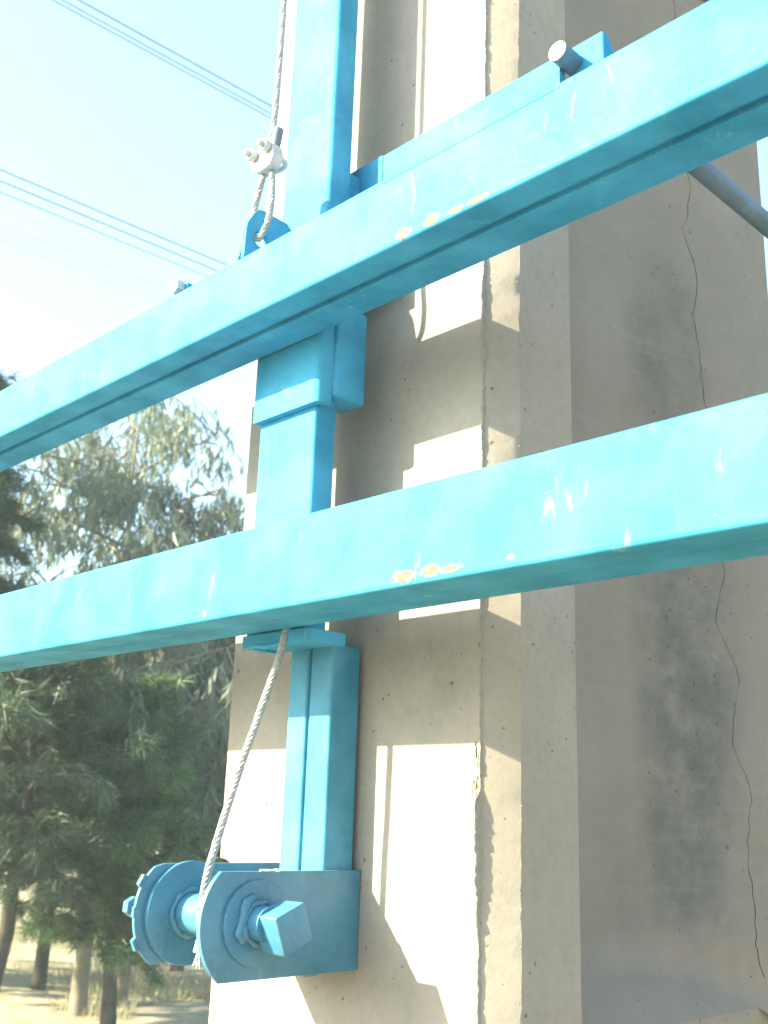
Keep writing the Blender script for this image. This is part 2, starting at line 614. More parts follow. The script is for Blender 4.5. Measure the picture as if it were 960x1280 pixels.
# ================================================================== CONCRETE POLE
def build_pole():
    root = thing('concrete_pole', 'grey cast concrete pole with I-shaped recessed side, standing behind the blue steel frame', 'pole', (-1.43, 1.82, GROUND_Z))
    XL, XR = -1.755, -1.10           # main face
    CH = 0.045
    YF, YB = 1.30, 2.335             # front and rear faces
    ZB, ZT = GROUND_Z - 0.6, 4.6
    dz = 0.0125
    zs = [ZB + i * dz for i in range(int((ZT - ZB) / dz) + 1)]
    nz = len(zs)
    # pocket in the right side: opening Y 1.493..2.14 on X = XR+CH, web at X=-1.15
    XS = XR + CH
    P0, P1 = 1.493, 2.14
    W0, W1, XW = 1.60, 1.83, -1.15
    zin0, zin1 = -0.225, 2.02        # web bottom / top
    zo0, zo1 = -0.325, 2.13          # opening bottom / top
    rnd = random.Random(3)
    def walk(n, amp, keep=0.75):
        v, out = 0.0, []
        for _ in range(n):
            v = v * keep + rnd.uniform(-amp, amp); out.append(v)
        return out
    j1, j2, j3, j4 = walk(nz, .0011), walk(nz, .0016), walk(nz, .0010), walk(nz, .0005)
    bm = bmesh.new()
    # columns of the outline (x, y) going from left face round the front to the pocket lip
    def cols(i):
        # chips along the ridges
        return [(XL - CH, YF + CH + j4[i]), (XL + j4[i], YF), (XL + .22, YF), (XL + .44, YF), (XR - .012, YF + 0), (XR + j1[i] * .4, YF + abs(j1[i])),
                (XR + .010, YF + .010), (XS - .009, YF + CH - .009), (XS - abs(j2[i]), YF + CH + j2[i] * .4), (XS, YF + CH + .012), (XS, P0 - .008), (XS, P0)]
    grid = [[bm.verts.new((x, y, z)) for x, y in cols(i)] for i, z in enumerate(zs)]
    for a, b in zip(grid, grid[1:]):
        for k in range(len(a) - 1):
            bm.faces.new((a[k], a[k + 1], b[k + 1], b[k]))
    body = bm_obj('front_flange', bm, M_conc, root, angle=25)
    # rest of the shaft: left side with the same pocket, rear, plain below and above the pocket
    bm = bmesh.new()
    def quad(*p): bm.faces.new([bm.verts.new(q) for q in p])
    def wall(a, b, z0, z1): quad((a[0], a[1], z0), (b[0], b[1], z0), (b[0], b[1], z1), (a[0], a[1], z1))
    XLs = XL - CH
    for z0, z1 in ((ZB, zo0), (zo1, ZT)):
        wall((XS, P0), (XS, P1), z0, z1)
    # near draft wall and web
    def loft(o0, o1, i0, i1):
        # outer line o (at opening) to inner line i
        quad(o0, o1, i1, i0)
    quad((XS, P0, zo0), (XS, P0, zo1), (XW, W0, zin1), (XW, W0, zin0))
    quad((XW, W0, zin0), (XW, W1, zin0), (XW, W1, zin1), (XW, W0, zin1))
    quad((XS, P0, zo0), (XW, W0, zin0), (XW, W1, zin0), (XS, P1, zo0))
    quad((XS, P0, zo1), (XS, P1, zo1), (XW, W1, zin1), (XW, W0, zin1))
    wall((XS, YB), (XR, YB + .045), ZB, ZT)
    wall((XR, YB + .045), (XL, YB + .045), ZB, ZT)
    wall((XL, YB + .045), (XLs, YB), ZB, ZT)
    wall((XLs, YB), (XLs, P1), ZB, ZT)
    wall((XLs, P0), (XLs, YF + CH), ZB, ZT)
    for z0, z1 in ((ZB, zo0), (zo1, ZT)):
        wall((XLs, P1), (XLs, P0), z0, z1)
    XWl = -1.705
    quad((XLs, P0, zo0), (XWl, W0, zin0), (XWl, W0, zin1), (XLs, P0, zo1))
    quad((XWl, W0, zin0), (XWl, W1, zin0), (XWl, W1, zin1), (XWl, W0, zin1))
    quad((XLs, P1, zo0), (XLs, P1, zo1), (XWl, W1, zin1), (XWl, W1, zin0))
    quad((XLs, P0, zo0), (XLs, P1, zo0), (XWl, W1, zin0), (XWl, W0, zin0))
    quad((XLs, P0, zo1), (XWl, W0, zin1), (XWl, W1, zin1), (XLs, P1, zo1))
    quad((XLs, YF + CH, ZT), (XS, YF + CH, ZT), (XS, YB, ZT), (XLs, YB, ZT))
    bm_obj('web', bm, M_conc_d, root, smooth=False)
    # soft coves where the pocket's floor and walls meet
    bm = bmesh.new()
    def cove(a, b, d1, d2, r, n=7, m=14):
        a, b, d1, d2 = Vector(a), Vector(b), Vector(d1).normalized(), Vector(d2).normalized()
        prev = None
        for i in range(m + 1):
            p = a.lerp(b, i / m); rr_ = r * (1 + .18 * math.sin(i * 2.1) * (0 < i < m))
            row = []
            for k in range(n + 1):
                g = (math.pi / 2) * k / n
                row.append(bm.verts.new(p + d1 * rr_ * (1 - math.sin(g)) + d2 * rr_ * (1 - math.cos(g)) + (d1 + d2) * .0004))
            if prev:
                for k in range(n):
                    bm.faces.new((prev[k], prev[k + 1], row[k + 1], row[k]))
            prev = row
    ledge = Vector((XS - XW, 0, zo0 - zin0)).normalized()
    wall_in = Vector((XS - XW, P1 - W1, 0)).normalized()
    cove((XW, W0, zin0), (XW, W1, zin0), ledge, (0, 0, 1), .040)
    e = (Vector((XS, P1, zo0)) - Vector((XW, W1, zin0))).normalized()
    nl_ = ledge.cross(Vector((0, 1, 0)))
    d1 = nl_.cross(e)
    if d1.y > 0: d1 = -d1
    d2 = Vector((0, 0, 1)) - e * e.z
    cove((XW, W1, zin0), (XS, P1, zo0), d1, d2, .036)
    cove((XW, W1, zin0), (XW, W1, zin1), (0, -1, 0), wall_in, .060)
    bm_obj('cove', bm, M_conc_d, root, angle=80)
    # far draft wall + flange side, split by the crack: a real V groove wandering down it
    crack = [(4.6, .66), (2.6, .62), (2.02, .60), (1.75, .55), (1.62, .60), (1.45, .649), (1.36, .60), (1.334, .552), (1.27, .63), (1.222, .681), (1.16, .64), (1.115, .615),
             (1.03, .66), (.953, .672), (.86, .70), (.72, .73), (.62, .70), (.527, .774), (.47, .72), (.411, .678), (.35, .78), (.30, .861), (.23, .80), (.167, .759),
             (.11, .85), (.058, .903), (0, .86), (-.066, .836), (-.14, .88), (-.215, .864), (-.295, .928), (-.325, .93)]
    rr = random.Random(11)
    rows = []
    fine = []
    for (z0, t0), (z1, t1) in zip(crack, crack[1:]):
        n = max(1, int(abs(z1 - z0) / .018))
        for k in range(n):
            f = k / n
            fine.append((z0 + (z1 - z0) * f, t0 + (t1 - t0) * f + (rr.uniform(-.012, .012))))
    fine.append(crack[-1])
    bm = bmesh.new(); bc = bmesh.new()
    def at_t(t, z, depth=0.0):
        # pocket wall from (XW,W1) to (XS,P1); ends of the wall taper with the ledges
        x = XW + (XS - XW) * t; y = W1 + (P1 - W1) * t
        nx, ny = -(P1 - W1), (XS - XW)      # into the concrete
        L = math.hypot(nx, ny)
        return (x - (-nx) / L * 0 + nx / L * depth * .35, y + abs(ny) / L * 0 + depth, z)
    prevs = None; prevz = None
    for z, t in fine:
        if z > zin1: continue
        if prevz is not None and (prevz > zin0 > z): z = zin0
        prevz = z
        zt = min(z, zin1)
        w = rr.uniform(.0005, .0013) / .32
        if rr.random() < .12: w *= .4
        tl = 0.0
        if z < zin0:      # below the web the wall starts further out along the ledge
            tl = (zin0 - z) / (zin0 - zo0)
        tl = min(tl, t - w * 1.5)
        row = [at_t(tl, z), at_t(tl + (t - w - tl) * .5, z), at_t(t - w, z), at_t(t, z, .012), at_t(t + w, z), at_t(1, z)]
        if prevs:
            for k in (0, 1, 4):
                bm.faces.new([bm.verts.new(p) for p in (prevs[k], prevs[k + 1], row[k + 1], row[k])])
            for k in (2, 3):
                bc.faces.new([bc.verts.new(p) for p in (prevs[k], prevs[k + 1], row[k + 1], row[k])])
        prevs = row
    bm.faces.new([bm.verts.new(p) for p in ((XW, W1, zin1), (XS, P1, zin1), (XS, P1, zo1))])
    # flange side beyond the pocket
    for z0, z1 in ((ZB, zo0), (zo0, zo1), (zo1, ZT)):
        bm.faces.new([bm.verts.new(p) for p in ((XS, P1, z0), (XS, YB, z0), (XS, YB, z1), (XS, P1, z1))])
    bmesh.ops.remove_doubles(bm, verts=bm.verts, dist=1e-5)
    bm_obj('rear_flange', bm, M_conc_d, root, angle=25)
    bm_obj('crack', bc, M_crack, root, smooth=False)

    # ragged mortar flash along the ridge, missing where it has broken away
    rf = random.Random(5)
    bm = bmesh.new()
    z = -0.9
    prev = None
    def fin_h(z):
        if z < -.30: return .006
        if z < -.16: return .0045
        if z < -.105: return .0075
        if z < 0.035: return .0125
        if z < .065: return 0.0
        if z < .125: return .0035
        if z < .33: return .0035
        if z < .37: return .006
        if z < .60: return .0035
        if z < .64: return .005
        if z < .80: return .0035
        if z < .93: return .007
        return .004
    h = .004
    while z < 4.2:
        tgt = fin_h(z)
        h += (tgt * rf.uniform(.75, 1.2) - h) * .55
        hh = max(.0004, h + rf.uniform(-.0012, .0012) * (1 if tgt > 0 else .2))
        w = .0016 + rf.uniform(0, .0016) * (1 if tgt > 0 else 1)
        ox = rf.uniform(-.0008, .0008)
        ring = [(XR - w * 1.6, YF + .003, z), (XR - w * .6 + ox, YF - hh * .7, z), (XR + ox, YF - hh, z), (XR + w * .5 + ox, YF - hh * .8, z), (XR + w, YF + .004, z)]
        if prev:
            for k in range(4):
                bm.faces.new([bm.verts.new(p) for p in (prev[k], prev[k + 1], ring[k + 1], ring[k])])
        prev = ring
        z += rf.uniform(.003, .008)
    bmesh.ops.remove_doubles(bm, verts=bm.verts, dist=1e-6)
    bm_obj('mortar_flash', bm, M_fin, root, angle=20)
    # flakes and crumbs of mortar stuck beside the broken ridge
    bm = bmesh.new()
    for _ in range(150):
        if rf.random() < .45:
            zc = rf.uniform(-.02, .12); xc = XR - abs(rf.gauss(0, .007))
        else:
            zc = rf.uniform(-.5, 1.7); xc = XR - rf.uniform(0, .004)
        r = rf.uniform(.0012, .0035)
        m = Matrix.Translation((xc, YF - .0005, zc)) @ Matrix.Rotation(rf.uniform(0, 3), 4, 'Z') @ Matrix.Diagonal((r, r * .45, r * rf.uniform(1, 3), 1))
        bmesh.ops.create_icosphere(bm, subdivisions=1, radius=1, matrix=m)
    for _ in range(220):
        zc = rf.uniform(-.5, 1.6)
        r = rf.uniform(.0005, .0013)
        m = Matrix.Translation((XS - .001 + rf.uniform(-.004, .0005), YF + CH + rf.uniform(-.003, .001), zc)) @ Matrix.Diagonal((r, r, r * rf.uniform(1, 2.5), 1))
        bmesh.ops.create_icosphere(bm, subdivisions=1, radius=1, matrix=m)
    tag(bm_obj('mortar_crumbs', bm, M_fin, root), kind='stuff')
    return root


build_pole()


# ================================================================== BLUE BEAMS
def beam(z0, z1, mat, label, groove_y, groove_w, lug_items=()):
    root = thing('steel_beam', label, 'beam', (-1.4, 1.065, z0), 'blue steel crossbeams')
    X0, X1 = -4.2, 1.1
    y0, y1 = 1.0, 1.13
    bm = bmesh.new()
    pts = rounded([(y0, z0), (groove_y, z0), (groove_y, z1), (y0, z1)], [.0075, .004, .003, .006])
    add_prism(bm, pts, 0, X0, X1)
    bm_obj('front_channel', bm, mat, root)
    bm = bmesh.new()
    pts = rounded([(groove_y + groove_w, z0 + .0004), (y1, z0 + .0004), (y1, z1 - .001), (groove_y + groove_w, z1 - .001)], [.004, .006, .006, .003])
    add_prism(bm, pts, 0, X0, X1)
    bm_obj('rear_channel', bm, mat, root)
    bm = bmesh.new()
    add_box(bm, X0 + .01, X1 - .01, groove_y - .006, groove_y + groove_w + .006, z0 + .010, z1 - .004)
    bm_obj('seam', bm, mat, root)
    return root


beam_up = beam(.829, .956, M_beam_up, 'upper of the two blue steel beams, with ropes and rod heads standing on its top', 1.051, .015)
beam_lo = beam(.2985, .439, M_beam_lo, 'lower of the two blue steel beams, with orange rust patches along its bottom edge', 1.062, .0022)

# lug plates standing on the upper beam for the rope (parts of the beam)
bm = bmesh.new()
def lug_outline(hole=True):
    return rounded([(1.006, .955), (1.112, .955), (1.114, 1.052), (1.106, 1.069), (1.031, 1.071), (1.008, 1.03)], [.0, .0, .01, .01, .012, .01])
def plate_with_hole(bm, outline, x0, x1, hc, hr, n=40):
    """plate in the Y-Z plane with a round hole"""
    cy, cz = hc
    outer, inner = [], []
    for k in range(n):
        a = 2 * math.pi * k / n
        d = Vector((math.cos(a), math.sin(a)))
        best = None
        m = len(outline)
        for i in range(m):
            p = Vector(outline[i]) - Vector(hc); q = Vector(outline[(i + 1) % m]) - Vector(hc)
            e = q - p
            den = d.x * e.y - d.y * e.x
            if abs(den) < 1e-12: continue
            t = (p.x * e.y - p.y * e.x) / den
            s_ = (p.x * d.y - p.y * d.x) / den
            if t > 0 and -1e-6 <= s_ <= 1 + 1e-6 and (best is None or t > best): best = t
        outer.append((cy + d.x * best, cz + d.y * best))
        inner.append((cy + d.x * hr, cz + d.y * hr))
    vo = [[bm.verts.new((x, p[0], p[1])) for p in outer] for x in (x0, x1)]
    vi = [[bm.verts.new((x, p[0], p[1])) for p in inner] for x in (x0, x1)]
    for k in range(n):
        j = (k + 1) % n
        bm.faces.new((vo[0][k], vo[0][j], vi[0][j], vi[0][k]))
        bm.faces.new((vo[1][k], vi[1][k], vi[1][j], vo[1][j]))
        bm.faces.new((vo[0][k], vo[1][k], vo[1][j], vo[0][j]))
        bm.faces.new((vi[0][k], vi[0][j], vi[1][j], vi[1][k]))
plate_with_hole(bm, lug_outline(), -1.425, -1.416, (1.041, 1.010), .0155)
bm_obj('rope_lug', bm, M_beam_up, beam_up, angle=30)
bm = bmesh.new()
add_prism(bm, [(1.004, .9555), (1.05, .9555), (1.015, 1.0)], 0, -1.440, -1.432)
bm_obj('gusset', bm, M_beam_up, beam_up)
bm_obj('weld_bead', weld_bm([(-1.414, 1.008 + k * .007, .9575) for k in range(14)], .0028, False), M_beam_up, beam_up)

# flat bar welded along the top of the front face, right of the post
bm = bmesh.new()
add_box(bm, -1.053, -.716, .9990, 1.0125, .9460, .997, .0009, 2)
bm_obj('top_bar', bm, M_beam_up, beam_up)
# lug block beside the rod
bm = bmesh.new()
add_prism(bm, [(1.018, .9555), (1.075, .9555), (1.030, 1.0175), (1.018, 1.0150)], 0, -.712, -.659, .0015, 1)
bm_obj('rod_lug', bm, M_beam_up, beam_up)
M_chip = plain('scraped_pale_paint', (0.62, 0.70, 0.70), .6, 0, .2, 80)
bm_obj('weld_bead', weld_bm([(-.712 + k * .006, 1.016, .9575) for k in range(10)], .0028, False), M_chip, beam_up)


# ------------------------------------------------------------------ tie rods
def tie_rod(x, z, ya, yb, label, r=.0185, head=True):
    root = thing('tie_rod', label, 'rod', (x, ya, z), 'tie rods over the upper beam')
    def cyl(name, rad, y0, y1, zz, mat, bev):
        bm = bmesh.new()
        lathe_x(bm, 0, 0, [(y0, rad - bev), (y0 + bev, rad), (y1 - bev, rad), (y1, rad - bev)], 36)
        bm.transform(Matrix.Translation((x, 0, zz)) @ Matrix.Rotation(math.radians(90), 4, 'Z'))
        bm_obj(name, bm, mat, root)
    cyl('rod', r * .86, ya, 1.20, z - .005, M_tube, .001)
    cyl('outer_tube', r, 1.20, yb, z + .002, M_tube, .002)
    cyl('end_cap', r * .84, ya - .002, ya, z - .005, M_clip, .0005)
    return root


tie_rod(-.706, .992, .982, 2.75, 'long blue-grey round rod running back over the upper beam past the right of the pole', .0165)
# short bolt on the beam to the left
root = thing('bolt', 'small bolt head showing on top of the upper beam, left of the rope lug', 'bolt', (-1.63, 1.01, .956))
bm = bmesh.new()
add_prism(bm, [(-1.63 + .017 * math.cos(a), .975 + .017 * math.sin(a)) for a in [math.pi / 6 + k * math.pi / 3 for k in range(6)]], 1, .998, 1.016, .0012, 1)
bm_obj('head', bm, M_clip, root)
bm = bmesh.new()
add_box(bm, -1.652, -1.608, 1.0165, 1.040, .9555, .983, .003)
bm_obj('washer_block', bm, M_beam_up, root)
bm = bmesh.new()
bmesh.ops.create_cone(bm, cap_ends=True, segments=20, radius1=.008, radius2=.008, depth=.10,
                      matrix=Matrix.Translation((-1.63, 1.062, .972)) @ Matrix.Rotation(math.radians(90), 4, 'X'))
bm_obj('shank', bm, M_tube, root)


# ================================================================== SLIDING SLEEVE POST
def build_sleeve():
    root = thing('steel_post', 'upright blue steel channel post passing behind both beams, collars under each beam', 'post', (-1.44, 1.17, .275))
    def channel(x0, x1, y0, y1, z0, z1, t=.006, r=.009):
        outer = rounded([(x0, y1), (x0, y0), (x1, y0), (x1, y1)], [0, r, r, 0], 5)
        inner = rounded([(x1 - t, y1), (x1 - t, y0 + t), (x0 + t, y0 + t), (x0 + t, y1)], [0, r * .4, r * .4, 0], 4)
        bm = bmesh.new()
        add_prism(bm, outer + inner, 2, z0, z1)
        return bm
    bm_obj('lower_channel', channel(-1.525, -1.363, 1.150, 1.197, .300, .80), M_post, root)
    bm_obj('upper_channel', channel(-1.504, -1.357, 1.150, 1.200, .80, 3.4, r=.013), M_post, root)
    # collar under the upper beam: bent plate, its bottom strip catches the sun
    def collar(z0, z1, x0, x1, y0, y1, r=.016):
        t = .014
        outer = rounded([(x0, y1), (x0, y0), (x1, y0), (x1, y1)], [0, .004, r, 0], 6)
        inner = rounded([(x1 - t, y1), (x1 - t, y0 + t), (x0 + t, y0 + t), (x0 + t, y1)], [0, r * .5, .003, 0], 4)
        bm = bmesh.new()
        add_prism(bm, outer + inner, 2, z0, z1, .0012, 1)
        return bm
    bm_obj('collar', collar(.704, .905, -1.528, -1.343, 1.135, 1.168), M_post, root)
    bm = bmesh.new()
    add_box(bm, -1.40, -1.335, 1.169, 1.243, .722, .905, .006, 3)
    bm_obj('side_bracket', bm, M_post, root)
    bm_obj('collar', collar(.276, .2975, -1.508, -1.330, 1.131, 1.215), M_post, root)
    bm = bmesh.new()
    add_box(bm, -1.4965, -1.342, 1.143, 1.215, .280, .2955)
    bm_obj('collar_floor', bm, M_post, root)
    # slide plate behind the post, its top edge stands above the upper beam
    bm = bmesh.new()
    pts = rounded([(-1.53, .96), (-1.303, .96), (-1.303, 1.236), (-1.53, 1.236)], [0, 0, .004, .004])
    add_prism(bm, pts, 1, 1.236, 1.246, .001, 1)
    bm_obj('slide_plate', bm, M_post, root)
    bm = bmesh.new()
    add_box(bm, -1.498, -1.365, 1.202, 1.2355, .98, 1.21, .002, 1)
    bm_obj('spacer', bm, M_post, root)
    # weld drips
    for pts, r in (([(-1.49 + k * .009, 1.149, .299 + random.uniform(-.001, .001)) for k in range(14)], .003),
                   ([(-1.345, 1.17, .83 - k * .008) for k in range(12)], .003),
                   ([(-1.47 + k * .009, 1.128, .2775 - .004 * math.sin(k / 9 * 3.14)) for k in range(10)], .004)):
        bm_obj('weld_bead', weld_bm(pts, r, False), M_post, root)
    # rust chip holes in the lower channel: small drilled pits
    return root


build_sleeve()


# ================================================================== GUIDE RAIL + WINCH
def build_rail():
    root = thing('guide_rail', 'upright blue steel rail of two channels side by side, above the winch', 'rail', (-1.426, 1.26, -.24))
    ZT, ZB = .285, -.235
    def half(x0, x1):
        bm = bmesh.new()
        pts = rounded([(x0, 1.288), (x0, 1.223), (x1, 1.223), (x1, 1.288)], [.002, .008, .008, .002], 5)
        add_prism(bm, pts, 2, ZB, ZT)
        return bm
    bm_obj('channel', half(-1.4845, -1.4325), M_rail, root)
    bm_obj('channel', half(-1.4265, -1.3690), M_rail, root)
    bm = bmesh.new()
    add_box(bm, -1.4330, -1.4235, 1.230, 1.286, ZB + .002, ZT - .002)
    bm_obj('seam', bm, M_rail, root)
    return root


build_rail()


def build_winch():
    root = thing('hand_winch', 'small blue hand winch with square crank end at the foot of the rail', 'winch', (-1.43, 1.12, -.25))
    CY, CZ = 1.080, -.160
    # near plate: flat bar with clipped round nose
    def plate(x0, x1, yb, top, bot, nose):
        pts = [(yb, bot), (yb, top)]
        bm = bmesh.new()
        outline = [(yb, top), (1.032, top)]
        # arc of the nose about (CY+.01,CZ)
        n = 14
        for k in range(n + 1):
            a = math.radians(133 + (222 - 133) * k / n)
            outline.append((CY + math.cos(a) * nose, CZ + math.sin(a) * nose))
        outline += [(1.020, bot), (yb, bot)]
        # order: rear top, front top, nose, front bottom, rear bottom
        add_prism(bm, outline, 0, x0, x1, .0018, 2)
        return bm
    near = bm_obj('side_plate', plate(-1.3665, -1.358, 1.2985, -.0865, -.242, .101), M_winch, root)
    far = bm_obj('side_plate', plate(-1.5450, -1.5385, 1.2985, -.0835, -.236, .098), M_winch, root)
    # rear packers between plates and rail
    bm = bmesh.new()
    add_box(bm, -1.5358, -1.4848, 1.240, 1.287, -.232, -.095, .002, 1)
    bm_obj('packer', bm, M_winch, root)
    bm = bmesh.new()
    add_box(bm, -1.5356, -1.3668, 1.190, 1.222, -.246, -.236, .002, 1)
    bm_obj('bottom_strap', bm, M_winch, root)
    # drum with two flanges
    bm = bmesh.new()
    lathe_x(bm, CY, CZ, [(-1.529, .0315), (-1.372, .0315)], 40)
    drum = bm_obj('drum', bm, M_winch, root)
    bm = bmesh.new()
    lathe_x(bm, CY, CZ, [(-1.5382, .0795), (-1.5375, .0805), (-1.5300, .0805), (-1.5290, .0795)], 64)
    bm_obj('flange', bm, M_winch, drum)
    bm = bmesh.new()
    lathe_x(bm, CY, CZ, [(-1.3765, .060), (-1.3705, .060)], 56)
    bm_obj('flange', bm, M_winch, drum)
    ring = lambda x, r, n=34, j=.06: [(x + random.uniform(-.001, .001), CY + math.cos(2 * math.pi * k / n) * r * (1 + random.uniform(-j, j)),
                                       CZ + math.sin(2 * math.pi * k / n) * r * (1 + random.uniform(-j, j))) for k in range(n)]
    melt(bm_obj('weld_bead', weld_bm(ring(-1.5270, .0345), .0062), M_winch, drum))
    # stubby tabs welded on the far plate's nose and a hex bolt through the middle one
    for adeg, w, r1 in ((150, .022, .1045), (178, .018, .0995), (207, .022, .1045)):
        a = math.radians(adeg)
        d = Vector((math.cos(a), math.sin(a))); n = Vector((-d.y, d.x)); c0 = Vector((CY, CZ))
        q = [c0 + d * .0975 - n * w * .5, c0 + d * r1 - n * w * .38, c0 + d * r1 + n * w * .38, c0 + d * .0975 + n * w * .5]
        bm = bmesh.new()
        add_prism(bm, [tuple(p) for p in q], 0, -1.5480, -1.5390, .0015, 2)
        bm_obj('tab', bm, M_winch, root)
    bm = bmesh.new()
    hx = [(CY - .0925 + .0155 * math.cos(k * math.pi / 3 + .5), CZ + .010 + .0155 * math.sin(k * math.pi / 3 + .5)) for k in range(6)]
    add_prism(bm, hx, 0, -1.563, -1.5483, .002, 2)
    bm_obj('bolt', bm, M_winch, root)
    # near boss disc and the shaft
    bm = bmesh.new()
    lathe_x(bm, CY, CZ, [(-1.3578, .0622), (-1.3520, .0622), (-1.3508, .0612)], 64)
    bm_obj('washer', bm, M_winch, root)
    bm = bmesh.new()
    lathe_x(bm, CY, CZ, [(-1.3510, .0262), (-1.321, .0250)], 36)
    shaft = bm_obj('shaft', bm, M_winch, root)
    bm_obj('weld_bead', weld_bm(ring(-1.3475, .029, 26, .10), .0066), M_winch, shaft)
    melt(shaft.children[0] if shaft.children else shaft)
    # lumps of spatter at the upper left of the weld
    bm = bmesh.new()
    for (dy, dz, r) in ((-.028, .020, .009), (-.030, .006, .0085), (-.033, -.006, .0085), (-.036, -.014, .0085), (-.026, .031, .007), (-.018, .034, .007), (-.030, -.020, .008), (-.012, .037, .006)):
        bmesh.ops.create_icosphere(bm, subdivisions=2, radius=r, matrix=Matrix.Translation((-1.348, CY + dy, CZ + dz)) @ Matrix.Diagonal((.8, 1.1, 1.2, 1)))
    for v in bm.verts:
        v.co += Vector((random.uniform(-1, 1), random.uniform(-1, 1), random.uniform(-1, 1))) * .0009
    melt(bm_obj('weld_lumps', bm, M_winch, shaft))
    # square crank end, turned a little on the shaft
    bm = bmesh.new()
    cy, cz = CY + .016, CZ - .004
    a0 = math.radians(67)
    sq = [(cy + .0415 * math.cos(a0 + k * math.pi / 2), cz + .0415 * math.sin(a0 + k * math.pi / 2)) for k in range(4)]
    add_prism(bm, rounded(sq, .004, 3), 0, -1.338, -1.283, .0022, 2)
    bm_obj('crank_square', bm, M_winch, root)
    # rusty disc peeping over the far plate
    bm = bmesh.new()
    lathe_x(bm, 1.150, -.112, [(-1.562, .036), (-1.553, .036)], 40)
    bm_obj('pawl_disc', bm, M_rusty, root)
    # beads on the plates' top edges
    bm_obj('weld_bead', weld_bm([(-1.3600, 1.085 + k * .006, -.0858) for k in range(8)], .0022, False), M_chip, root)
    return root


build_winch()


# ================================================================== ROPES
root = thing('wire_rope', 'grey laid wire rope slanting from under the lower beam down to the winch drum', 'rope', (-1.41, 1.05, -.14))
CY, CZ, RD = 1.080, -.160, .0385
path = [(-1.388, 1.138, .33), (-1.392, 1.125, .256), (-1.410, 1.095, .133), (-1.421, 1.080, .069), (-1.435, 1.059, -.031), (-1.443, 1.048, -.090), (-1.447, CY - RD, CZ + .005)]
path = smooth_path(path, 10)
for k in range(1, 60):
    a = math.pi + k * math.pi / 14
    path.append(Vector((-1.447 + .0135 * k / 28, CY + RD * math.cos(a), CZ + RD * math.sin(a))))
bm_obj('strands', rope_bm(path, .0068), M_wire, root, angle=60)
bm = bmesh.new()
add_tube(bm, [(-1.462, 1.062, -.185), (-1.463, 1.058, -.196), (-1.465, 1.057, -.212)], [.0045, .0075, .0088], 14)
bm_obj('ferrule', bm, M_ferrule, root)
bm = bmesh.new()
for k in range(6):
    dx, dy = random.uniform(-.005, .005), random.uniform(-.004, .004)
    add_tube(bm, smooth_path([(-1.465 + dx * .2, 1.057 + dy * .2, -.211), (-1.466 + dx * .6, 1.056 + dy, -.224), (-1.466 + dx * 1.3, 1.056 + dy * 1.3, -.236 + random.uniform(0, .008))], 4), .0013, 5)
bm_obj('frayed_wires', bm, M_ferrule, root)

root = thing('wire_rope', 'grey laid wire rope hanging from above, looped through the lug on the upper beam', 'rope', (-1.42, 1.06, 1.03))
up = smooth_path([(-1.420, 1.060, 3.3), (-1.421, 1.060, 2.0), (-1.422, 1.060, 1.40), (-1.423, 1.056, 1.25), (-1.424, 1.050, 1.19), (-1.442, 1.050, 1.135), (-1.4560, 1.050, 1.085),
                  (-1.4520, 1.048, 1.045), (-1.4330, 1.048, 1.022), (-1.4120, 1.050, 1.045), (-1.406, 1.052, 1.085), (-1.409, 1.053, 1.13), (-1.4135, 1.052, 1.185), (-1.408, 1.050, 1.205), (-1.402, 1.049, 1.225)], 10)
K = .985
bm_obj('strands', rope_bm([p * K for p in up], .0064), M_wire, root, angle=60)
bm = bmesh.new()
add_tube(bm, [p * K for p in smooth_path([(-1.4060, 1.050, 1.195), (-1.402, 1.050, 1.216), (-1.3960, 1.049, 1.236), (-1.3940, 1.049, 1.242)], 4)], [.0095] * 11 + [.008, .004][:2], 14)
bm_obj('taped_end', bm, M_tape, root)

# rope clip
root = thing('rope_clip', 'pale cast clip with two nuts clamping the rope above its loop', 'rope clip', (-1.43, 1.045, 1.20))
bm = bmesh.new()
add_prism(bm, rounded([(-1.466, 1.222), (-1.462, 1.198), (-1.437, 1.183), (-1.402, 1.185), (-1.394, 1.205), (-1.399, 1.232), (-1.43, 1.236), (-1.452, 1.226)], .006, 4), 1, 1.036, 1.060, .005, 3)
bm_obj('saddle', bm, M_clip, root)
bm = bmesh.new()
add_tube(bm, smooth_path([(-1.451, 1.026, 1.222), (-1.451, 1.05, 1.214), (-1.448, 1.078, 1.210), (-1.428, 1.085, 1.210), (-1.411, 1.078, 1.212), (-1.410, 1.05, 1.218), (-1.410, 1.026, 1.224)], 6), .0052, 12)
bm_obj('u_bolt', bm, M_clip, root)
for (x, z) in ((-1.451, 1.222), (-1.411, 1.225)):
    bm = bmesh.new()
    add_prism(bm, [(x + .0125 * math.cos(a), z + .0125 * math.sin(a)) for a in [.3 + k * math.pi / 3 for k in range(6)]], 1, 1.0225, 1.0358, .0015, 2)
    add_prism(bm, [(x + .0062 * math.cos(a), z + .0062 * math.sin(a)) for a in [k * math.pi / 6 for k in range(12)]], 1, 1.012, 1.0230, .001, 1)
    bm_obj('nut', bm, M_clip, root)


for c in root.children:          # clip sits on the rope
    c.data.transform(Matrix.Diagonal((K, K, K, 1)) @ Matrix.Translation((.004, 0, -.026)))


# ================================================================== POWER LINES
def wire(p, label, group, r, sag=0.0, L0=-40, L1=70):
    d = Vector((.0545269, .998512, 0)).normalized()
    P = Vector(p)
    pts = []
    for i in range(61):
        s_ = L0 + (L1 - L0) * i / 60
        pts.append(P + d * s_ + Vector((0, 0, sag * ((s_ - 4) / 50) ** 2)))
    v, f = tube_data(pts, r, 6)
    o = mesh_obj('power_line', v, f, M_cable)
    tag(o, label, 'power line', group)
    return o


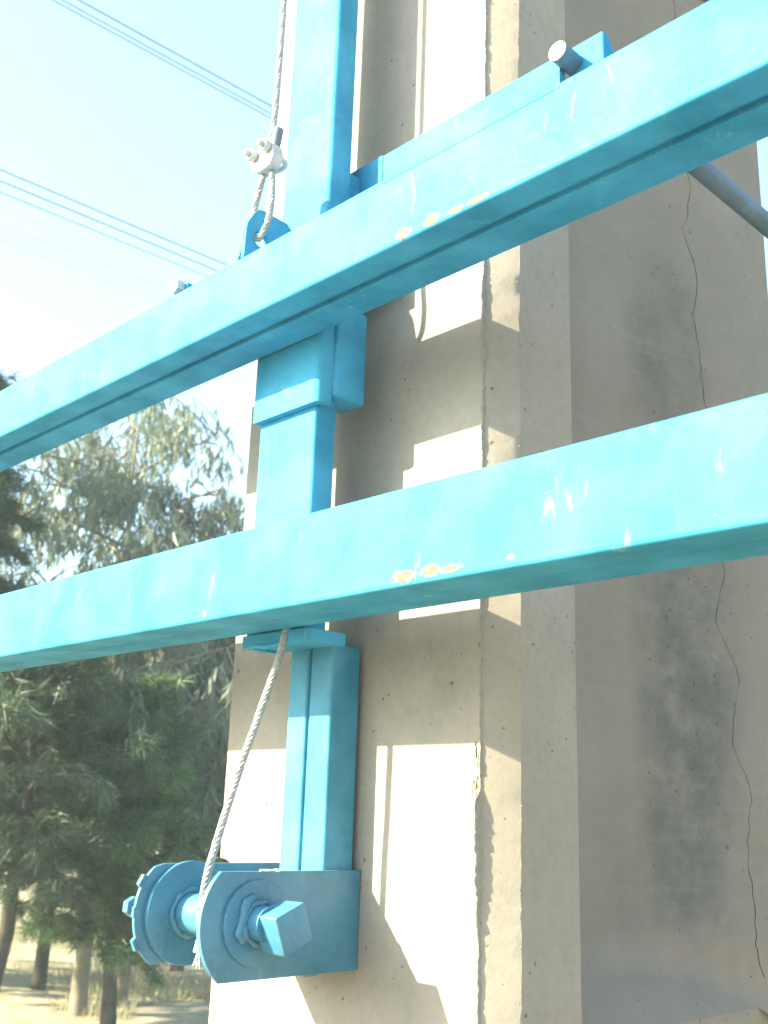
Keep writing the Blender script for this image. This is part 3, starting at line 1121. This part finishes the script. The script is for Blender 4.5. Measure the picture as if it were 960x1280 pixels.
G1, G2, G3 = 'upper set of overhead lines', 'middle set of overhead lines', 'faint far overhead lines'
wire((-14.752, 6.196, 13.021), 'overhead line nearest the left in the top set of three', G1, .0115)
wire((-14.708, 6.299, 13.085), 'middle overhead line in the top set of three', G1, .0115)
wire((-14.632, 6.472, 13.20), 'overhead line furthest right in the top set of three', G1, .0145)
wire((-16.772, 6.534, 10.833), 'uppermost overhead line in the middle set of three', G2, .0145)
wire((-16.762, 6.56, 10.614), 'centre overhead line in the middle set of three', G2, .0145)
wire((-16.752, 6.585, 10.395), 'lowest overhead line in the middle set of three', G2, .0115)
wire((-27.873, 11.096, 16.296), 'upper thin faint overhead line below the middle set', G3, .006)
wire((-27.858, 11.131, 15.991), 'middle thin faint overhead line below the middle set', G3, .006)
wire((-27.850, 11.150, 15.78), 'lower thin faint overhead line below the middle set', G3, .006)
wire((-25.947, 15.058, 9.95), 'faint overhead line seen through the drooping leaves between the beams', G3, .008)


# ================================================================== TREES
def quads_obj(name, V, F, mat, parent):
    me = bpy.data.meshes.new(name)
    me.from_pydata(V.tolist() if hasattr(V, 'tolist') else V, [], F.tolist() if hasattr(F, 'tolist') else F)
    me.materials.append(mat)
    o = bpy.data.objects.new(name, me)
    link_child(o, parent)
    o['kind'] = 'stuff'
    return o


def limb_path(a, b, bend, n=7, rnd=random):
    a, b = Vector(a), Vector(b)
    out = []
    off = Vector((rnd.uniform(-1, 1), rnd.uniform(-1, 1), rnd.uniform(-.3, 1))) * bend
    for i in range(n):
        t = i / (n - 1)
        p = a.lerp(b, t) + off * math.sin(math.pi * t) + Vector((rnd.uniform(-1, 1), rnd.uniform(-1, 1), rnd.uniform(-1, 1))) * bend * .12 * (0 < i < n - 1)
        out.append(p)
    return out


SHOW = Matrix(((0.704323, 0.709125, 0.032716), (0.173364, -0.216515, 0.960763), (0.688385, -0.671016, -0.275433)))


def eucalypt(base, height, crown_r, label, seed, n_twigs, n_leaf_parts=0, crown_low=.45, leaf_len=.17, group=None):
    """drooping-leaved gum tree: trunk, limbs and hanging strings of narrow leaves"""
    rnd = random.Random(seed)
    root = thing('eucalyptus_tree', label, 'tree', base, group)
    bx, by, bz = base
    B = Vector(base)
    tb = bmesh.new()
    top = B + Vector((rnd.uniform(-.3, .3), rnd.uniform(-.3, .3), height * .92))
    tp = limb_path(B - Vector((0, 0, .2)), top, .18, 12, rnd)
    r0 = .035 + height * .008
    add_tube(tb, tp, [r0 * (1 - .85 * i / 11) for i in range(12)], 10, jitter=.06)
    tips = []
    nl = 26
    for k in range(nl):
        t = crown_low * .8 + (1 - crown_low * .8) * (k + .3) / nl
        a = tp[min(10, int(t * 11))].lerp(tp[min(11, int(t * 11) + 1)], (t * 11) % 1)
        ang = rnd.uniform(0, 6.283)
        reach = crown_r * (1.05 - .55 * t) * rnd.uniform(.6, 1.1)
        b = a + Vector((math.cos(ang) * reach, math.sin(ang) * reach, reach * rnd.uniform(.15, .65)))
        lp = limb_path(a, b, reach * .14, 7, rnd)
        add_tube(tb, lp, [r0 * .34 * (1 - .85 * i / 6) * (1.2 - .6 * t) for i in range(7)], 6)
        for q in range(6):
            s_ = rnd.uniform(.35, 1.0)
            i0 = min(5, int(s_ * 6))
            p = lp[i0].lerp(lp[i0 + 1], s_ * 6 - i0)
            e = p + Vector((rnd.gauss(0, 1), rnd.gauss(0, 1), rnd.uniform(-.2, .9))).normalized() * crown_r * rnd.uniform(.16, .36)
            sp = limb_path(p, e, .05, 5, rnd)
            add_tube(tb, sp, [.012, .010, .008, .006, .003], 4)
            tips += sp[2:]
    V, F = [], []
    leaves = []
    # hanging twigs with leaves on both sides
    for k in range(n_twigs):
        p = rnd.choice(tips) + Vector((rnd.gauss(0, .06), rnd.gauss(0, .06), rnd.gauss(0, .05)))
        d = Vector((rnd.gauss(0, .45), rnd.gauss(0, .45), rnd.uniform(-.4, .5)))
        L = rnd.uniform(.25, .60)
        pts = []
        q = p.copy()
        for i in range(6):
            pts.append(q.copy())
            d = (d + Vector((0, 0, -.55))).normalized()
            q = q + d * L / 5
        if k % 2 == 0:
            add_tube(tb, pts, [.0035, .003, .0028, .0024, .002, .0015], 3, caps=False)
        for i in range(rnd.randint(7, 11)):
            s_ = rnd.uniform(.15, 1) * 4.99
            a = pts[int(s_)].lerp(pts[int(s_) + 1], s_ % 1)
            ax = Vector((rnd.gauss(0, .38), rnd.gauss(0, .38), -1)).normalized()
            leaves.append((a, ax, rnd.uniform(0, 6.283), leaf_len * rnd.uniform(.65, 1.2)))
    # outline of one unit leaf: sickle shaped, hanging along -Z, folded a little along the midrib
    U = []
    for i, (w, bend) in enumerate(((.010, 0), (.055, .02), (.072, .055), (.052, .11), (.003, .20))):
        z = -i / 4
        U.append((-w + bend, .02 * (i % 2), z)); U.append((w + bend, .0, z))
    UF = [(0, 1, 3, 2), (2, 3, 5, 4), (4, 5, 7, 6), (6, 7, 9, 8)]
    mats = []
    for (a, ax, tw, L) in leaves:
        rot = Vector((0, 0, -1)).rotation_difference(ax).to_matrix() @ Matrix.Rotation(tw, 3, 'Z')
        mats.append((a, rot, L))
    # leaves one can pick out: those nearest the camera inside the frame become parts
    part_idx = set()
    if n_leaf_parts:
        sc = []
        for i, (a, rot, L) in enumerate(mats):
            c = SHOW @ a
            if c.z >= 0: continue
            u = c.x / -c.z; v = c.y / -c.z
            if -.37 < u < -.13 and -.12 < v < .16:
                sc.append((-L / -c.z, i))
        sc.sort()
        part_idx = {i for _, i in sc[:n_leaf_parts]}
        lm = bpy.data.meshes.new('leaf')
        lm.from_pydata(U, [], UF); lm.materials.append(M_euc)
        lm.shade_smooth()
        for i in part_idx:
            a, rot, L = mats[i]
            o = bpy.data.objects.new('leaf', lm)
            COL.objects.link(o)
            o.parent = root
            o.matrix_parent_inverse = Matrix.Translation(-B)
            o.matrix_basis = Matrix.Translation(a) @ rot.to_4x4() @ Matrix.Diagonal((L, L, L, 1))
    Un = np.array(U)
    rest = [m for i, m in enumerate(mats) if i not in part_idx]
    Rm = np.array([[list(r) for r in m[1]] for m in rest])
    A = np.array([list(m[0]) for m in rest])
    Ls = np.array([m[2] for m in rest])
    V = np.einsum('nij,kj->nki', Rm, Un) * Ls[:, None, None] + A[:, None, :]
    n = len(rest)
    F = (np.array(UF)[None] + (np.arange(n) * len(U))[:, None, None]).reshape(-1, 4)
    quads_obj('foliage', V.reshape(-1, 3), F, M_euc, root)
    bm_obj('trunk', tb, M_barkp, root, angle=60)
    return root


def needle_tree(base, height, crown_r, label, seed, n_tuft, per=26, nl=.16, low=.15, mat=None, cat='tree', name='pine_tree', trunk_mat=None, droop=.2, width=.005, group=None, sparse_low=False, conic=.75):
    """trunk, whorled limbs and soft tufts of needles"""
    rnd = random.Random(seed)
    rng = np.random.default_rng(seed)
    root = thing(name, label, cat, base, group)
    B = Vector(base)
    tb = bmesh.new()
    tp = limb_path(B - Vector((0, 0, .2)), B + Vector((rnd.uniform(-.3, .3), rnd.uniform(-.3, .3), height)), .12, 12, rnd)
    r0 = .04 + height * .010
    add_tube(tb, tp, [r0 * (1 - .92 * i / 11) for i in range(12)], 9, jitter=.08)
    segs = []
    nlimb = 46
    for k in range(nlimb):
        t = low + (.97 - low) * k / nlimb
        i0 = min(10, int(t * 11))
        a = tp[i0].lerp(tp[i0 + 1], t * 11 - i0)
        ang = k * 2.4 + rnd.uniform(-.5, .5)
        shape = (1 - conic * (t - low) / (1 - low)) * min(1, .45 + (t - low) * 3)
        reach = crown_r * shape * rnd.uniform(.6, 1.12)
        b = a + Vector((math.cos(ang) * reach, math.sin(ang) * reach, reach * rnd.uniform(-.05, .5) - droop * reach * .5))
        lp = limb_path(a, b, reach * .12, 6, rnd)
        add_tube(tb, lp, [r0 * .30 * (1 - .85 * i / 5) for i in range(6)], 5)
        for q in range(7):
            s_ = rnd.uniform(.25, 1.0) * 4.99
            p = lp[int(s_)].lerp(lp[int(s_) + 1], s_ % 1)
            e = p + Vector((rnd.gauss(0, 1), rnd.gauss(0, 1), rnd.gauss(-droop, .6))).normalized() * crown_r * rnd.uniform(.12, .32)
            sp = limb_path(p, e, .04, 4, rnd)
            add_tube(tb, sp, [.009, .007, .005, .002], 3, caps=False)
            segs.append((sp[1], sp[3]))
        segs.append((lp[4], lp[5]))
    idx = rng.integers(0, len(segs), n_tuft)
    S0 = np.array([list(segs[i][0]) for i in idx]); S1 = np.array([list(segs[i][1]) for i in idx])
    t = rng.uniform(0, 1.15, (n_tuft, 1))
    C = S0 + (S1 - S0) * t + rng.normal(0, .035, (n_tuft, 3))
    D = (S1 - S0); D /= np.linalg.norm(D, axis=1, keepdims=True) + 1e-9
    m = n_tuft * per
    Cn = np.repeat(C, per, axis=0) + rng.normal(0, .02, (m, 3))
    dirs = np.repeat(D, per, axis=0) * .8 + rng.normal(0, .6, (m, 3))
    dirs[:, 2] -= droop
    dirs /= np.linalg.norm(dirs, axis=1, keepdims=True)
    Ln = nl * rng.uniform(.6, 1.2, (m, 1))
    side = np.cross(dirs, rng.normal(0, 1, (m, 3))); side /= np.linalg.norm(side, axis=1, keepdims=True)
    V = np.stack([Cn - side * width, Cn + side * width, Cn + dirs * Ln], axis=1).reshape(-1, 3)
    F = np.arange(m * 3).reshape(-1, 3)
    quads_obj('foliage', V, F, mat or M_pine, root)
    bm_obj('trunk', tb, trunk_mat or M_bark, root, angle=60)
    return root


def spot(dx, dy, dist):
    return (dx * dist, dy * dist, GROUND_Z)


# directions from the camera over the ground: (-.896,.444) far left ... (-.81,.585) by the pole
eucalypt(spot(-.863, .505, 10.2), 5.75, 1.95, 'eucalyptus tree with narrow drooping grey-green leaves, seen between the two beams', 21, 1800, 280, crown_low=.36, leaf_len=.15)
eucalypt(spot(-.846, .533, 10.8), 5.3, 1.05, 'smaller eucalyptus with sparse hanging leaves beside the left edge of the pole', 27, 700, 0, crown_low=.34, leaf_len=.15)
eucalypt(spot(-.915, .403, 13.5), 5.4, 2.0, 'taller eucalyptus half hidden by the dark pine at the far left', 22, 700, 0, crown_low=.35, leaf_len=.19)
needle_tree(spot(-.919, .394, 9.5), 5.6, .85, 'dark green pine at the far left edge, its top showing above the upper beam', 31, 3400, 26, nl=.15, low=.2)
needle_tree(spot(-.850, .527, 9.2), 2.75, 1.15, 'low bushy light-green tree left of the pole, above the winch', 32, 3000, 30, nl=.13, low=.30, mat=M_cas, name='casuarina_tree', droop=.1, conic=.6)
needle_tree(spot(-.880, .475, 11.5), 3.6, 1.6, 'dark green pine with bare lower trunk, below the lower beam', 33, 3400, 26, nl=.16, low=.38)
needle_tree(spot(-.900, .436, 8.6), 3.3, 1.25, 'near dark pine with thin leaning trunk, in the lower left corner', 34, 1500, 34, nl=.14, low=.36, droop=.15, width=.0032)
needle_tree(spot(-.822, .570, 13.5), 4.6, 1.6, 'dark green tree standing just behind the left edge of the pole', 35, 3400, 26, nl=.16, low=.28)
needle_tree(spot(-.862, .507, 16.5), 4.5, 2.3, 'broad dark tree behind the drooping eucalyptus', 36, 4200, 26, nl=.20, low=.34, width=.008)
needle_tree(spot(-.935, .355, 12.0), 5.0, 2.0, 'dark pine just outside the left of the view', 37, 2500, 24, nl=.18, low=.15, width=.007)
needle_tree(spot(-.83, .558, 22.0), 4.0, 2.4, 'far green tree beyond the pines, behind the winch', 38, 2800, 24, nl=.26, low=.3, mat=M_cas, width=.012)
needle_tree(spot(-.89, .456, 25.0), 4.2, 2.8, 'far green tree seen between the pine trunks', 39, 2800, 24, nl=.28, low=.3, mat=M_cas, width=.013)
needle_tree(spot(-.60, .80, 26.0), 5.5, 3.0, 'far green tree hidden mostly by the concrete pole', 40, 2200, 24, nl=.28, low=.12, width=.013)
needle_tree(spot(-.42, .907, 30.0), 6.0, 3.2, 'far green tree to the right beyond the pole', 41, 2200, 24, nl=.3, low=.12, width=.014)


def scrub_belt():
    """distant scrub closing off the horizon all round"""
    rng = np.random.default_rng(5)
    n = 26000
    ang = rng.uniform(0, 2 * np.pi, n)
    dist = rng.uniform(55, 110, n)
    hh = 1.4 + 2.2 * (.5 + .5 * np.sin(ang * 17 + 1.3) * np.sin(ang * 41 + .4)) + rng.uniform(0, .6, n)
    z = GROUND_Z + rng.uniform(0, 1, n) ** .8 * hh
    C = np.stack([np.cos(ang) * dist, np.sin(ang) * dist, z], 1)
    d1 = rng.normal(0, 1, (n, 3)); d1 /= np.linalg.norm(d1, axis=1, keepdims=True)
    d2 = np.cross(d1, rng.normal(0, 1, (n, 3))); d2 /= np.linalg.norm(d2, axis=1, keepdims=True)
    s_ = rng.uniform(.25, .6, (n, 1))
    V = np.stack([C - d1 * s_, C + d2 * s_ * .6, C + d1 * s_, C - d2 * s_ * .6], 1).reshape(-1, 3)
    F = np.arange(n * 4).reshape(-1, 4)
    me = bpy.data.meshes.new('scrub'); me.from_pydata(V.tolist(), [], F.tolist()); me.materials.append(M_bush)
    o = bpy.data.objects.new('scrub', me); COL.objects.link(o)
    tag(o, 'far belt of low green scrub along the horizon', 'scrub', kind='stuff')


def grass():
    """dry tufts and litter on the sandy ground under the trees"""
    rng = np.random.default_rng(9)
    n = 9000
    d = rng.uniform(4.5, 22, n)
    ang = rng.uniform(math.radians(140), math.radians(160), n)
    cx, cy = np.cos(ang) * d, np.sin(ang) * d
    clump = np.sin(cx * 2.1 + 1) * np.sin(cy * 2.7) + np.sin(cx * .9 - cy * 1.3)
    keep = clump > -.2
    cx, cy = cx[keep], cy[keep]
    per = 8
    m = len(cx) * per
    C = np.stack([np.repeat(cx, per) + rng.normal(0, .03, m), np.repeat(cy, per) + rng.normal(0, .03, m), np.full(m, GROUND_Z - .04)], 1)
    dr = rng.normal(0, .45, (m, 3)); dr[:, 2] = 1; dr /= np.linalg.norm(dr, axis=1, keepdims=True)
    L = rng.uniform(.06, .22, (m, 1))
    sd = np.cross(dr, rng.normal(0, 1, (m, 3))); sd /= np.linalg.norm(sd, axis=1, keepdims=True)
    V = np.stack([C - sd * .004, C + sd * .004, C + dr * L], 1).reshape(-1, 3)
    F = np.arange(m * 3).reshape(-1, 3)
    me = bpy.data.meshes.new('dry_grass'); me.from_pydata(V.tolist(), [], F.tolist()); me.materials.append(M_grass)
    o = bpy.data.objects.new('dry_grass', me); COL.objects.link(o)
    tag(o, 'dry straw-coloured grass tufts on the sandy ground under the trees', 'grass', kind='stuff')


scrub_belt()
grass()


# ================================================================== HAZE (added volume standing in for the lens veil)
bm = bmesh.new()
add_box(bm, -2200, 2200, -2200, 2200, GROUND_Z - 1.6, 24)
hz = NT('lens_veil_haze')
hz.t.nodes.remove(hz.b)
pv = hz.n('ShaderNodeVolumePrincipled')
pv.inputs['Color'].default_value = (0.80, 0.95, 1.0, 1)
pv.inputs['Density'].default_value = 0.0036
pv.inputs['Anisotropy'].default_value = 0.0
hz.l(pv.outputs[0], hz.t.nodes['Material Output'].inputs['Volume'])
o = bm_obj('veil_haze', bm, hz.m, smooth=False)
tag(o, kind='stuff')
